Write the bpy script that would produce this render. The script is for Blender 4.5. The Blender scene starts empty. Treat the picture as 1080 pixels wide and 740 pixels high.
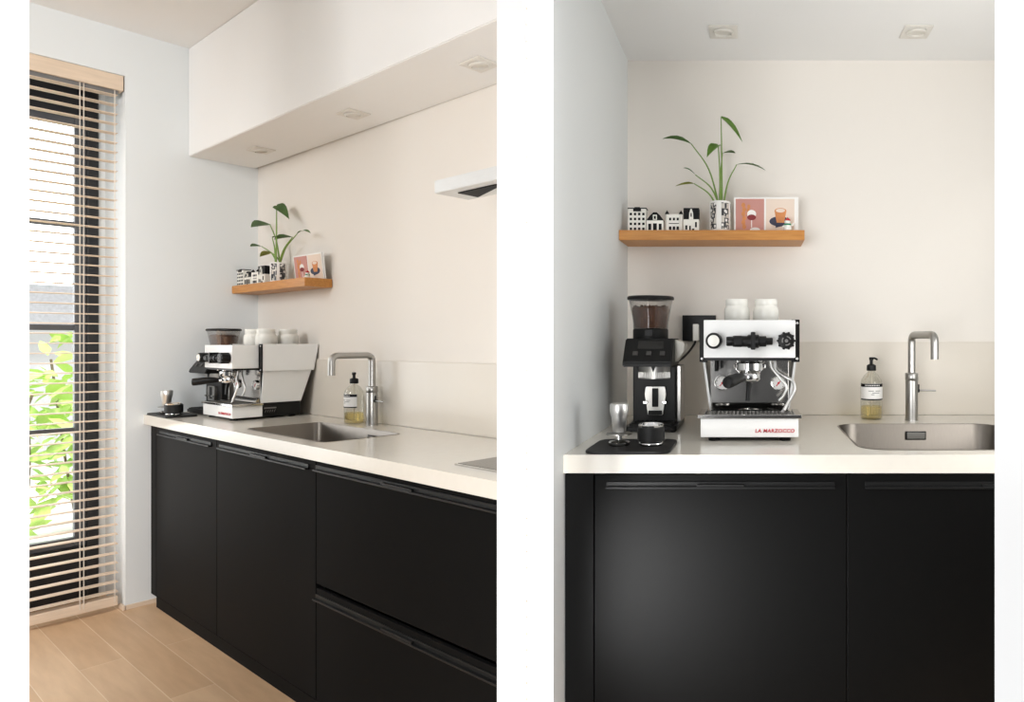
import bpy, bmesh, math, random
from mathutils import Vector, Matrix
random.seed(7)
sc = bpy.context.scene
COL = sc.collection
PI = math.pi

# ---------------------------------------------------------------- camera
FPX, CX, CY, CAMZ = 704.1, 791.0, 356.0, 1.27          # focal length and principal point for a 1080x740 frame
cam = bpy.data.cameras.new('camera'); camo = bpy.data.objects.new('camera', cam); COL.objects.link(camo)
camo.location = (0, 0, CAMZ); camo.rotation_euler = (PI/2, 0, 0)
cam.sensor_width = 36; cam.lens = FPX/1080*36
cam.shift_x = -(CX-540)/1080; cam.shift_y = -(370-CY)/1080
cam.clip_start = .05
sc.camera = camo

# ---------------------------------------------------------------- world, lights, exposure
vs = sc.view_settings
vs.view_transform = 'Standard'; vs.look = 'None'; vs.gamma = 1; vs.exposure = 0.0; vs.use_curve_mapping = False
sc.cycles.max_bounces = 10; sc.cycles.transparent_max_bounces = 24
sc.cycles.caustics_reflective = False; sc.cycles.caustics_refractive = False
w = bpy.data.worlds.new('overcast_sky'); sc.world = w; w.use_nodes = True
nt = w.node_tree; nt.nodes.clear()
tc = nt.nodes.new('ShaderNodeTexCoord')
dt = nt.nodes.new('ShaderNodeVectorMath'); dt.operation = 'DOT_PRODUCT'; dt.inputs[1].default_value = (-.74, .52, .42)
mr = nt.nodes.new('ShaderNodeMapRange'); mr.inputs[1].default_value = .25; mr.inputs[2].default_value = .8
mx = nt.nodes.new('ShaderNodeMix'); mx.data_type = 'RGBA'
mx.inputs[7].default_value = (5.2, 5.25, 5.3, 1)
bg = nt.nodes.new('ShaderNodeBackground'); ow = nt.nodes.new('ShaderNodeOutputWorld')
sx = nt.nodes.new('ShaderNodeSeparateXYZ'); nt.links.new(tc.outputs['Generated'], sx.inputs[0])
m2 = nt.nodes.new('ShaderNodeMapRange'); m2.inputs[1].default_value = -.1; m2.inputs[2].default_value = .8; m2.inputs[3].default_value = .06; m2.inputs[4].default_value = 1.0
nt.links.new(sx.outputs['Z'], m2.inputs[0]); nt.links.new(m2.outputs[0], mx.inputs[6])
nt.links.new(tc.outputs['Generated'], dt.inputs[0]); nt.links.new(dt.outputs['Value'], mr.inputs[0])
nt.links.new(mr.outputs[0], mx.inputs[0]); nt.links.new(mx.outputs[2], bg.inputs[0]); nt.links.new(bg.outputs[0], ow.inputs[0])

def area(name, loc, target, sx, sy, power, color=(1, 1, 1), spread=180):
    l = bpy.data.lights.new(name, 'AREA'); l.shape = 'RECTANGLE'; l.size = sx; l.size_y = sy; l.energy = power; l.color = color; l.spread = math.radians(spread)
    o = bpy.data.objects.new(name, l); COL.objects.link(o); o.location = loc
    o.rotation_euler = (Vector(target)-Vector(loc)).to_track_quat('-Z', 'Y').to_euler()
    return o
area('key_light_behind_camera', (-1.5, -2.3, 1.0), (-.4, 2.6, 1.2), 1.5, 1.9, 108, (.98, .99, 1))  # added key light behind the camera, not a real glazed door
area('right_alcove_fill', (1.24, 1.66, 1.5), (.1, 2.5, 2.35), .9, 1.3, 19, (1, .995, .98))  # made-up fill behind the right pier, brightens back wall and soffit; no window there
area('left_room_fill', (-2.95, .45, 2.2), (-2.95, 3.2, .8), 1.3, 1.2, 23, (.98, .99, 1), 120)  # added fill hung inside the left room to lift wall, soffit and floor
area('daylight_from_alcove_window', (-.525, 1.60, 1.15), (-.60, 1.87, 1.15), .07, 2.3, 3.2, (1, 1, 1), 70)
area('daylight_from_lower_alcove_window', (-.525, 1.60, .50), (-.22, 1.87, .47), .07, .5, 8, (1, 1, 1), 92)
sun = bpy.data.lights.new('sun', 'SUN'); sun.energy = 4.5; sun.angle = math.radians(4); suno = bpy.data.objects.new('sun', sun); COL.objects.link(suno)
suno.rotation_euler = Vector((-.30, .02, -1)).to_track_quat('-Z', 'Y').to_euler(); suno.location = (-3, 4, 6)

# ---------------------------------------------------------------- helpers
class Frame:
    def __init__(s, C, rot, k): s.C = Vector((C[0], C[1])); s.rot = rot; s.k = k
    def world(s, X, Y, Z):
        c, n = math.cos(s.rot), math.sin(s.rot)
        x = s.C.x+X*c-Y*n; y = s.C.y+X*n+Y*c
        return Vector((x, y, Z-s.k*y))
LF = Frame((-2.67541, 3.63097), math.radians(-34.2271), 6/FPX)   # left kitchen run: origin in its wall corner
RT = Frame((-.5495, 2.999), 0, 0)                                # right kitchen run: origin in its wall corner
INFO = {}

def lin(c): return tuple(((v/255)/12.92 if v/255 <= .04045 else ((v/255+.055)/1.055)**2.4) for v in c)

def mat(name, rgb, rough=.5, metal=0, spec=.5, noise=.04, nscale=14, bump=0, coat=0, stretch=None, lo=None):
    m = bpy.data.materials.new(name); m.use_nodes = True; t = m.node_tree; b = t.nodes['Principled BSDF']
    c = lin(rgb)
    b.inputs['Roughness'].default_value = rough; b.inputs['Metallic'].default_value = metal
    b.inputs['Specular IOR Level'].default_value = spec; b.inputs['Coat Weight'].default_value = coat
    co = t.nodes.new('ShaderNodeTexCoord'); n = t.nodes.new('ShaderNodeTexNoise'); n.inputs['Scale'].default_value = nscale
    n.inputs['Detail'].default_value = 4
    src = co.outputs['Object']
    if stretch:
        mp = t.nodes.new('ShaderNodeMapping'); mp.inputs['Scale'].default_value = stretch; t.links.new(src, mp.inputs[0]); src = mp.outputs[0]
    t.links.new(src, n.inputs['Vector'])
    r = t.nodes.new('ShaderNodeValToRGB'); e = r.color_ramp.elements
    l2 = lin(lo) if lo else tuple(v*(1-noise*2) for v in c)
    e[0].position = .3; e[0].color = (*l2, 1); e[1].position = .7; e[1].color = (*c, 1)
    t.links.new(n.outputs[0], r.inputs[0]); t.links.new(r.outputs[0], b.inputs['Base Color'])
    if bump:
        bp = t.nodes.new('ShaderNodeBump'); bp.inputs['Strength'].default_value = bump; bp.inputs['Distance'].default_value = .002
        t.links.new(n.outputs[0], bp.inputs['Height']); t.links.new(bp.outputs[0], b.inputs['Normal'])
    return m

def clear_mat(name, tint=(1, 1, 1), gloss=.12, rough=.03):
    m = bpy.data.materials.new(name); m.use_nodes = True; t = m.node_tree; t.nodes.clear()
    o = t.nodes.new('ShaderNodeOutputMaterial'); a = t.nodes.new('ShaderNodeBsdfTransparent'); g = t.nodes.new('ShaderNodeBsdfGlossy')
    a.inputs[0].default_value = (*tint, 1); g.inputs['Roughness'].default_value = rough
    f = t.nodes.new('ShaderNodeLayerWeight'); f.inputs[0].default_value = .35
    mm = t.nodes.new('ShaderNodeMath'); mm.operation = 'MULTIPLY_ADD'; mm.inputs[1].default_value = .5; mm.inputs[2].default_value = gloss*.3
    t.links.new(f.outputs['Facing'], mm.inputs[0])
    x = t.nodes.new('ShaderNodeMixShader'); t.links.new(mm.outputs[0], x.inputs[0]); t.links.new(a.outputs[0], x.inputs[1]); t.links.new(g.outputs[0], x.inputs[2])
    t.links.new(x.outputs[0], o.inputs[0])
    return m

def matt_black(name):
    m = bpy.data.materials.new(name); m.use_nodes = True; t = m.node_tree; t.nodes.clear()
    o = t.nodes.new('ShaderNodeOutputMaterial'); d = t.nodes.new('ShaderNodeBsdfDiffuse'); g = t.nodes.new('ShaderNodeBsdfGlossy')
    n = t.nodes.new('ShaderNodeTexNoise'); n.inputs['Scale'].default_value = 30; co = t.nodes.new('ShaderNodeTexCoord'); t.links.new(co.outputs['Object'], n.inputs[0])
    r = t.nodes.new('ShaderNodeValToRGB'); r.color_ramp.elements[0].color = (.0018, .0018, .0018, 1); r.color_ramp.elements[1].color = (.0026, .0026, .0025, 1)
    t.links.new(n.outputs[0], r.inputs[0]); t.links.new(r.outputs[0], d.inputs[0]); g.inputs['Roughness'].default_value = .6
    x = t.nodes.new('ShaderNodeMixShader')
    f = t.nodes.new('ShaderNodeLayerWeight'); f.inputs[0].default_value = .5
    p = t.nodes.new('ShaderNodeMath'); p.operation = 'POWER'; p.inputs[1].default_value = 6; t.links.new(f.outputs['Facing'], p.inputs[0])
    q = t.nodes.new('ShaderNodeMath'); q.operation = 'MULTIPLY_ADD'; q.inputs[1].default_value = .22; q.inputs[2].default_value = .008
    t.links.new(p.outputs[0], q.inputs[0]); t.links.new(q.outputs[0], x.inputs[0])
    t.links.new(d.outputs[0], x.inputs[1]); t.links.new(g.outputs[0], x.inputs[2]); t.links.new(x.outputs[0], o.inputs[0])
    return m
M_ = {}
M_['wall'] = mat('white_wall_paint', (229, 232, 232), .8, spec=.2, noise=.006, nscale=3)
M_['partition'] = mat('bright_white_paint', (254, 254, 254), .85, spec=.1, noise=.002)
M_['cream'] = mat('cream_wall_paint', (236, 230, 222), .8, spec=.2, noise=.006, nscale=3)
M_['ceil'] = mat('ceiling_paint', (241, 240, 238), .85, spec=.15, noise=.006, nscale=3)
M_['splash'] = mat('cream_splash_panel', (224, 216, 204), .3, spec=.3, noise=.01, nscale=6)
M_['stone'] = mat('polished_cream_composite', (217, 212, 202), .16, spec=.5, noise=.012, nscale=40)
M_['black'] = matt_black('matt_black_lacquer')
M_['blackin'] = mat('black_cabinet_carcass', (14, 14, 14), .6, spec=.2)
M_['alu'] = mat('polished_aluminium', (228, 227, 225), .36, 1, noise=.01)
M_['handle'] = mat('black_anodised_aluminium', (20, 20, 20), .45, spec=.2)
M_['machine'] = mat('white_enamel', (246, 246, 244), .25, spec=.5, noise=.004)
M_['steel'] = mat('polished_stainless_steel', (205, 203, 200), .12, 1, noise=.01)
M_['brushed'] = mat('brushed_stainless_steel', (176, 174, 170), .3, 1, noise=.05, nscale=60, stretch=(1, 1, 12))
M_['bowl'] = mat('satin_steel_bowl', (122, 116, 109), .34, 1, noise=.03, nscale=30, stretch=(6, 1, 1))
M_['chrome'] = mat('chrome', (225, 225, 225), .06, 1, noise=.002)
M_['plastic'] = mat('black_plastic', (14, 14, 14), .42, spec=.28, noise=.03)
M_['rubber'] = mat('black_rubber', (24, 24, 24), .55, spec=.3, noise=.04)
M_['cup'] = mat('white_porcelain', (240, 238, 230), .25, spec=.5, noise=.006)
M_['red'] = mat('red_lettering', (196, 30, 44), .5)
M_['white'] = mat('white_print', (244, 242, 238), .6, noise=.005)
M_['grey'] = mat('grey_print', (120, 118, 116), .6)
M_['ink'] = mat('black_glaze', (12, 12, 14), .5, spec=.2, noise=.05)
M_['beans'] = mat('roasted_beans', (104, 64, 42), .45, noise=.3, nscale=90, bump=.8)
M_['clear'] = clear_mat('clear_plastic', (.95, .945, .94), .05)
M_['glass'] = clear_mat('clear_window_glass', (.97, .98, .98), .05)
M_['bottle'] = clear_mat('clear_bottle_glass', (.92, .92, .88), .2)
M_['soap'] = clear_mat('amber_liquid_soap', (.96, .89, .62), .02)
M_['anth'] = mat('anthracite_window_frame', (30, 31, 34), .45, noise=.03)
M_['sash'] = mat('grey_sash_bar', (88, 90, 94), .4, noise=.03)
M_['slat'] = mat('pale_wood_blind', (230, 208, 184), .5, noise=.06, nscale=8, stretch=(10, 1, 10))
M_['cord'] = mat('off_white_cord', (232, 222, 208), .8)
M_['lamp'] = mat('matt_lamp_glass', (226, 222, 212), .4)
M_['trimw'] = mat('white_lamp_trim', (226, 222, 214), .45, noise=.01)
M_['hoodsteel'] = mat('satin_hood_steel', (226, 226, 225), .5, 1, noise=.02, nscale=40, stretch=(1, 1, 12))
M_['button'] = mat('dark_grey_button', (74, 72, 70), .5)
M_['hob'] = mat('black_ceramic_glass', (30, 28, 26), .08, spec=.5)
M_['leaf'] = mat('green_leaf', (132, 174, 78), .42, noise=.12, nscale=30)
M_['leafd'] = mat('dark_green_leaf', (100, 138, 72), .42, noise=.12, nscale=30)
M_['stem'] = mat('pale_green_stem', (128, 160, 74), .5, noise=.1)
M_['leafy'] = mat('yellow_green_leaf', (168, 172, 84), .5, noise=.1)
M_['garden'] = mat('sunlit_garden_leaf', (206, 226, 120), .6, noise=.15, nscale=3, lo=(150, 196, 92))
M_['bark'] = mat('garden_stem_bark', (120, 104, 84), .8)
M_['facade'] = mat('pale_grey_render', (226, 226, 228), .8)
M_['tiles'] = mat('grey_roof_tile', (206, 206, 212), .8, noise=.1, nscale=30)
M_['pave'] = mat('pale_garden_paving', (205, 203, 198), .9, noise=.05)
M_['pink'] = mat('dusty_pink_print', (202, 146, 136), .7, noise=.02)
M_['beige'] = mat('pale_peach_print', (236, 218, 202), .7, noise=.02)
M_['bread'] = mat('baked_orange_print', (224, 150, 92), .7, noise=.1, nscale=40)
M_['wine'] = mat('wine_red_print', (138, 44, 48), .6)
M_['navy'] = mat('slate_blue_print', (66, 70, 92), .7, noise=.1)
M_['oak'] = mat('oiled_oak', (206, 146, 78), .42, spec=.35, noise=.08, nscale=9, stretch=(1, 14, 14), lo=(188, 124, 60))
M_['gaugeface'] = mat('gauge_dial', (228, 226, 222), .4)
M_['green'] = mat('green_glaze', (40, 140, 96), .4)

def floor_mat():
    m = bpy.data.materials.new('oak_floor_planks'); m.use_nodes = True; t = m.node_tree; b = t.nodes['Principled BSDF']
    co = t.nodes.new('ShaderNodeTexCoord'); mp = t.nodes.new('ShaderNodeMapping'); mp.inputs['Location'].default_value = (.3, .04, 0)
    br = t.nodes.new('ShaderNodeTexBrick'); br.offset = .37; br.inputs['Scale'].default_value = 1
    br.inputs['Brick Width'].default_value = 1.5; br.inputs['Row Height'].default_value = .13; br.inputs['Mortar Size'].default_value = .0012
    br.inputs['Color1'].default_value = (*lin((228, 196, 160)), 1); br.inputs['Color2'].default_value = (*lin((214, 178, 140)), 1)
    br.inputs['Mortar'].default_value = (*lin((242, 220, 194)), 1); br.inputs['Bias'].default_value = -.1
    t.links.new(co.outputs['Object'], mp.inputs[0]); t.links.new(mp.outputs[0], br.inputs[0])
    n = t.nodes.new('ShaderNodeTexNoise'); n.inputs['Scale'].default_value = 3; n.inputs['Detail'].default_value = 6
    m2 = t.nodes.new('ShaderNodeMapping'); m2.inputs['Scale'].default_value = (1.2, 9, 1); t.links.new(co.outputs['Object'], m2.inputs[0]); t.links.new(m2.outputs[0], n.inputs[0])
    mixn = t.nodes.new('ShaderNodeMix'); mixn.data_type = 'RGBA'; mixn.blend_type = 'MULTIPLY'; mixn.inputs[0].default_value = .35
    r = t.nodes.new('ShaderNodeValToRGB'); r.color_ramp.elements[0].position = .35; r.color_ramp.elements[0].color = (.72, .66, .6, 1); r.color_ramp.elements[1].position = .62
    t.links.new(n.outputs[0], r.inputs[0]); t.links.new(br.outputs[0], mixn.inputs[6]); t.links.new(r.outputs[0], mixn.inputs[7])
    t.links.new(mixn.outputs[2], b.inputs['Base Color']); b.inputs['Roughness'].default_value = .45; b.inputs['Specular IOR Level'].default_value = .4
    return m
M_['floor'] = floor_mat()

def pot_mat():
    m = bpy.data.materials.new('black_and_white_glaze'); m.use_nodes = True; t = m.node_tree; b = t.nodes['Principled BSDF']
    co = t.nodes.new('ShaderNodeTexCoord'); mp = t.nodes.new('ShaderNodeMapping'); mp.inputs['Scale'].default_value = (62, 62, 48)
    t.links.new(co.outputs['Object'], mp.inputs[0])
    v = t.nodes.new('ShaderNodeTexVoronoi'); v.feature = 'F1'; v.distance = 'CHEBYCHEV'; v.inputs['Scale'].default_value = 1; t.links.new(mp.outputs[0], v.inputs['Vector'])
    r = t.nodes.new('ShaderNodeValToRGB'); r.color_ramp.interpolation = 'CONSTANT'
    e = r.color_ramp.elements; e[0].color = (.80, .78, .75, 1); e[1].position = .27; e[1].color = (.03, .03, .035, 1); q = e.new(.5); q.color = (.62, .58, .52, 1)
    t.links.new(v.outputs['Distance'], r.inputs[0]); t.links.new(r.outputs[0], b.inputs['Base Color']); b.inputs['Roughness'].default_value = .3
    return m
M_['potpat'] = pot_mat()

class M:
    """collects shapes into one bmesh"""
    def __init__(s): s.bm = bmesh.new(); s.mi = 0
    def _fin(s, faces):
        for f in faces: f.material_index = s.mi
    def box(s, x0, x1, y0, y1, z0, z1, b=0, seg=2):
        r = bmesh.ops.create_cube(s.bm, size=1, matrix=Matrix.Translation(((x0+x1)/2, (y0+y1)/2, (z0+z1)/2)) @ Matrix.Diagonal((abs(x1-x0), abs(y1-y0), abs(z1-z0), 1)))
        vv = r['verts']; fs = set(f for v in vv for f in v.link_faces); s._fin(fs)
        if b:
            es = list(set(e for v in vv for e in v.link_edges))
            rr_ = bmesh.ops.bevel(s.bm, geom=es, offset=b, segments=seg, affect='EDGES', clamp_overlap=True, profile=.5)
            s._fin(rr_['faces'])
            for e in set(e for f in rr_['faces'] for e in f.edges): e.smooth = False
        return s
    def prism(s, poly, a0, a1, axis='z', b=0):
        """poly in the two other axes (x,y for z; y,z for x; x,z for y) swept from a0 to a1"""
        def P(u, v, a): return (u, v, a) if axis == 'z' else ((a, u, v) if axis == 'x' else (u, a, v))
        v0 = [s.bm.verts.new(P(u, v, a0)) for u, v in poly]; v1 = [s.bm.verts.new(P(u, v, a1)) for u, v in poly]
        n = len(poly); fs = [s.bm.faces.new(v0), s.bm.faces.new(v1)]
        for i in range(n): fs.append(s.bm.faces.new((v0[i], v0[(i+1) % n], v1[(i+1) % n], v1[i])))
        s._fin(fs)
        if b:
            es = list(set(e for f in fs for e in f.edges))
            r = bmesh.ops.bevel(s.bm, geom=es, offset=b, segments=2, affect='EDGES', clamp_overlap=True); s._fin(r['faces'])
            for e in set(e for f in r['faces'] for e in f.edges): e.smooth = False
        return s
    def lathe(s, prof, c=(0, 0, 0), axis='z', seg=32, cap=True):
        rings = []
        def P(r, h, a):
            x, y = r*math.cos(a), r*math.sin(a)
            if axis == 'z': return (c[0]+x, c[1]+y, c[2]+h)
            if axis == 'y': return (c[0]+x, c[1]+h, c[2]+y)
            return (c[0]+h, c[1]+x, c[2]+y)
        for r, h in prof:
            if r < 1e-6: rings.append([s.bm.verts.new(P(0, h, 0))])
            else: rings.append([s.bm.verts.new(P(r, h, 2*PI*i/seg)) for i in range(seg)])
        fs = []
        for a, b in zip(rings, rings[1:]):
            for i in range(seg):
                j = (i+1) % seg
                q = [a[i % len(a)], a[j % len(a)], b[j % len(b)], b[i % len(b)]]
                u = []
                for v in q:
                    if v not in u: u.append(v)
                if len(u) >= 3: fs.append(s.bm.faces.new(u))
        for ring in (rings[0], rings[-1]):
            if cap and len(ring) > 2: fs.append(s.bm.faces.new(ring))
        s._fin(fs); return s
    def cyl(s, c, r, h0, h1, axis='z', seg=24, bev=0):
        p = [(r, h0), (r, h1)] if not bev else [(r-bev, h0), (r, h0+bev), (r, h1-bev), (r-bev, h1)]
        return s.lathe(p, c, axis, seg)
    def tube(s, pts, r, seg=10):
        pts = [Vector(p) for p in pts]; n = len(pts); rings = []
        rs = r if isinstance(r, (list, tuple)) else [r]*n
        up = None
        for i, p in enumerate(pts):
            t = (pts[min(i+1, n-1)]-pts[max(i-1, 0)]).normalized()
            if up is None: up = t.orthogonal().normalized()
            up = (up-t*up.dot(t)).normalized(); sd = t.cross(up)
            rings.append([s.bm.verts.new(p+(up*math.cos(2*PI*k/seg)+sd*math.sin(2*PI*k/seg))*rs[i]) for k in range(seg)])
        fs = [s.bm.faces.new((a[k], a[(k+1) % seg], b[(k+1) % seg], b[k])) for a, b in zip(rings, rings[1:]) for k in range(seg)]
        fs += [s.bm.faces.new(rings[0]), s.bm.faces.new(rings[-1])]
        s._fin(fs); return s
    def loops(s, lps, cap0=False, cap1=True):
        rings = [[s.bm.verts.new(p) for p in l] for l in lps]; n = len(rings[0])
        fs = [s.bm.faces.new((a[k], a[(k+1) % n], b[(k+1) % n], b[k])) for a, b in zip(rings, rings[1:]) for k in range(n)]
        if cap0: fs.append(s.bm.faces.new(rings[0]))
        if cap1: fs.append(s.bm.faces.new(rings[-1]))
        s._fin(fs); return s
    def slab_hole(s, outer, hole, z0, z1):
        es = []
        for lp in (outer, hole):
            vv = [s.bm.verts.new((x, y, z1)) for x, y in lp]
            es += [s.bm.edges.new((vv[i], vv[(i+1) % len(vv)])) for i in range(len(vv))]
        r = bmesh.ops.triangle_fill(s.bm, edges=es, use_beauty=True)
        fs = [g for g in r['geom'] if isinstance(g, bmesh.types.BMFace)]
        e = bmesh.ops.extrude_face_region(s.bm, geom=fs)
        bmesh.ops.translate(s.bm, vec=(0, 0, z0-z1), verts=[g for g in e['geom'] if isinstance(g, bmesh.types.BMVert)])
        for f in s.bm.faces: f.material_index = s.mi
        return s
    def text(s, body, size, x, y, z, shear=0, extrude=.0006, off=0, align='LEFT', spacing=1):
        cu = bpy.data.curves.new('lettering', 'FONT'); cu.body = body; cu.size = size; cu.shear = shear; cu.extrude = extrude; cu.offset = off
        cu.align_x = align; cu.space_character = spacing
        o = bpy.data.objects.new('lettering', cu); COL.objects.link(o); bpy.context.view_layer.update()
        me = bpy.data.meshes.new_from_object(o.evaluated_get(bpy.context.evaluated_depsgraph_get()))
        me.transform(Matrix.Translation((x, y, z)) @ Matrix.Rotation(PI/2, 4, 'X'))
        s.bm.faces.ensure_lookup_table(); n0 = len(s.bm.faces)
        s.bm.from_mesh(me); s.bm.faces.ensure_lookup_table(); s._fin(s.bm.faces[n0:])
        bpy.data.objects.remove(o); bpy.data.meshes.remove(me); bpy.data.curves.remove(cu)
        return s
    def xf(s, mtx, start=0):
        bmesh.ops.transform(s.bm, matrix=mtx, verts=s.bm.verts[:]); return s

def arc_path(pts, r, n=6):
    """polyline with rounded corners of radius r"""
    pts = [Vector(p) for p in pts]; out = [pts[0]]
    for a, b, c in zip(pts, pts[1:], pts[2:]):
        u = (a-b).normalized(); v = (c-b).normalized()
        rr_ = min(r, (a-b).length*.49, (c-b).length*.49)
        p0, p1 = b+u*rr_, b+v*rr_
        for i in range(n+1):
            t = i/n; out.append(p0*(1-t)**2+b*2*t*(1-t)+p1*t*t)
    return out+[pts[-1]]
def smooth(pts, n=5):
    P = [Vector(p) for p in pts]; P = [P[0]*2-P[1]]+P+[P[-1]*2-P[-2]]; out = []
    for i in range(1, len(P)-2):
        for k in range(n):
            t = k/n; a, b, c, d = P[i-1], P[i], P[i+1], P[i+2]
            out.append(.5*((2*b)+(c-a)*t+(2*a-5*b+4*c-d)*t*t+(3*b-a-3*c+d)*t**3))
    return out+[P[-2]]
def rr(x0, x1, y0, y1, r, n=6):
    out = []
    for cx, cy, a0 in ((x1-r, y1-r, 0), (x0+r, y1-r, PI/2), (x0+r, y0+r, PI), (x1-r, y0+r, 1.5*PI)):
        for i in range(n+1): a = a0+PI/2*i/n; out.append((cx+r*math.cos(a), cy+r*math.sin(a)))
    return out

def emit(name, m, mats, info):
    rz, k, scl = info
    bm = m.bm
    if scl != (1, 1, 1): bmesh.ops.scale(bm, vec=scl, verts=bm.verts[:])
    if k:
        c, n = math.cos(rz), math.sin(rz)
        for v in bm.verts: v.co.z -= k*(v.co.x*n+v.co.y*c)
    bmesh.ops.recalc_face_normals(bm, faces=bm.faces[:])
    for f in bm.faces: f.smooth = True
    for e in bm.edges:
        if len(e.link_faces) == 2 and e.calc_face_angle(0) > .85: e.smooth = False
    me = bpy.data.meshes.new(name); bm.to_mesh(me); bm.free()
    for x in (mats if isinstance(mats, (list, tuple)) else [mats]): me.materials.append(M_[x])
    o = bpy.data.objects.new(name, me); COL.objects.link(o)
    return o
def tag(o, label, cat, group=None, kind=None):
    o['label'] = label; o['category'] = cat
    if group: o['group'] = group
    if kind: o['kind'] = kind
    return o
def thing(F, name, label, cat, X, Y, Z, group=None, rz=0, scale=(1, 1, 1)):
    o = bpy.data.objects.new(name, None); COL.objects.link(o); o.empty_display_size = .05
    o.location = F.world(X, Y, Z); o.rotation_euler = (0, 0, F.rot+rz); INFO[o] = (F.rot+rz, F.k, scale)
    return tag(o, label, cat, group)
def part(parent, name, m, mats, label=None):
    o = emit(name, m, mats, INFO[parent]); o.parent = parent; INFO[o] = INFO[parent]
    if label: o['label'] = label
    return o
def solo(F, name, label, cat, m, mats, X, Y, Z, group=None, rz=0, scale=(1, 1, 1)):
    o = emit(name, m, mats, (F.rot+rz, F.k, scale)); o.location = F.world(X, Y, Z); o.rotation_euler = (0, 0, F.rot+rz); INFO[o] = (F.rot+rz, F.k, scale)
    return tag(o, label, cat, group)
def struct(F, name, m, mats, parent=None):
    o = emit(name, m, mats, (F.rot, F.k, (1, 1, 1)))
    INFO[o] = (F.rot, F.k, (1, 1, 1))
    if parent: o.parent = parent
    else: o.location = F.world(0, 0, 0); o.rotation_euler = (0, 0, F.rot); o['kind'] = 'structure'
    return o
def copy_tree(o, parent=None):
    c = o.copy(); COL.objects.link(c); INFO[c] = INFO[o]
    if parent: c.parent = parent
    for ch in list(o.children): copy_tree(ch, c)
    return c
def copy_thing(o, F, X, Y, Z, label, rz=0):
    c = copy_tree(o); c.location = F.world(X, Y, Z); c.rotation_euler = (0, 0, F.rot+rz); c['label'] = label
    return c
def cutX(Y, ratio=-.360):
    """local X in the left run where it meets the partition between the two alcoves"""
    c, n = math.cos(LF.rot), math.sin(LF.rot)
    # (Cx + X c - Y n) = ratio (Cy + X n + Y c)
    return (ratio*(LF.C.y+Y*c)-LF.C.x+Y*n)/(c-ratio*n)

# ================================================================ SETTING
W0 = Frame((0, 0), 0, 0)
CEIL_L, SOFF_L, SOFF_R, CEIL_R = 2.764, 2.217, 2.515, 3.05
# left room
m = M(); m.box(-.42, 0, -.54, .10, -.02, CEIL_L+.1); m.box(-.42, 0, -1.75, -.54, 2.545, CEIL_L+.1); m.box(-.42, 0, -3.2, -1.75, -.02, CEIL_L+.1)
m.box(-.42, -.34, -.566, -.54, -.02, 2.545)
struct(LF, 'wall_left', m, 'wall')
m = M(); m.prism([(0, 0), (cutX(0), 0), (cutX(.1), .1), (0, .1)], -.02, CEIL_L+.1); struct(LF, 'wall_back', m, 'cream')
m = M(); m.prism([(0, 0), (cutX(0), 0), (cutX(-.012), -.012), (0, -.012)], .926, 1.195); struct(LF, 'trim_splashback', m, 'splash')
m = M(); m.prism([(0, -.012), (cutX(-.0), -.0), (cutX(-.30), -.30), (0, -.30)], SOFF_L, CEIL_L, b=.003); struct(LF, 'ceiling_soffit', m, 'ceil')
m = M(); m.prism([(-.42, .1), (cutX(.1), .1), (cutX(-.55), -.55), (2.9, -3.2), (-.42, -3.2)], CEIL_L, CEIL_L+.06); struct(LF, 'ceiling', m, 'ceil')
m = M(); m.prism([(-.42, .1), (cutX(.1), .1), (cutX(-.55), -.55), (2.9, -3.2), (-.42, -3.2)], -.06, 0); struct(LF, 'floor', m, 'floor')
m = M(); m.box(0, .010, -.54, -.36, 0, .022, .002); m.box(-.06, .010, -.552, -.542, 0, .022, .002); struct(LF, 'baseboard_left', m, 'slat')
# right room
m = M(); m.box(-.10, 0, -1.134, .10, 0, CEIL_R); struct(RT, 'wall_left.001', m, 'wall')
m = M(); m.box(0, 1.88, 0, .10, 0, CEIL_R); struct(RT, 'wall_back.001', m, 'cream')
m = M(); m.box(0, 1.779, -.012, 0, .926, 1.251); struct(RT, 'trim_splashback.001', m, 'splash')
m = M(); m.box(0, 1.779, -.85, 0, SOFF_R, CEIL_R); struct(RT, 'ceiling_soffit.001', m, 'ceil')
m = M(); m.box(-.1, 1.88, -1.6, -.852, CEIL_R-.06, CEIL_R); struct(RT, 'ceiling.001', m, 'ceil')
m = M(); m.prism([(-.34*1.5, 1.5), (1.23, 1.5), (1.23, 3.0), (-.5495, 3.0), (-.5495, 1.866), (-.64, 1.866)], -.06, 0); struct(W0, 'floor.001', m, 'floor')
# partition walls that close the two alcoves towards the viewer
a = -.3791; b_ = -.3352
m = M(); m.prism([(a*1.5, 1.5), (b_*1.5, 1.5), (b_*1.56, 1.56), (-.352*1.75, 1.75), (-.358*1.9, 1.9), (-.358*2.42, 2.42), (-.3605*2.42, 2.42), (-.3605*1.9, 1.9), (-.362*1.66, 1.66), (a*1.56, 1.56)], -.06, 2.95)
struct(W0, 'wall_middle', m, 'partition')
m = M(); m.prism([(.3665*1.5, 1.5), (1.0, 1.5), (1.0, 1.58), (.3685*1.58, 1.58)], -.06, 2.95); struct(W0, 'wall_front.001', m, 'partition')
m = M(); m.box(1.78, 1.88, -1.06, 0, 0, CEIL_R); struct(RT, 'wall_right', m, 'wall')
m = M(); m.prism([(-1.0795*1.5, 1.5), (-1.5*1.5, 1.5), (-1.5*1.6, 1.62), (-1.086*1.62, 1.62)], -.06, 2.73); struct(W0, 'wall_front', m, 'partition')

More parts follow.
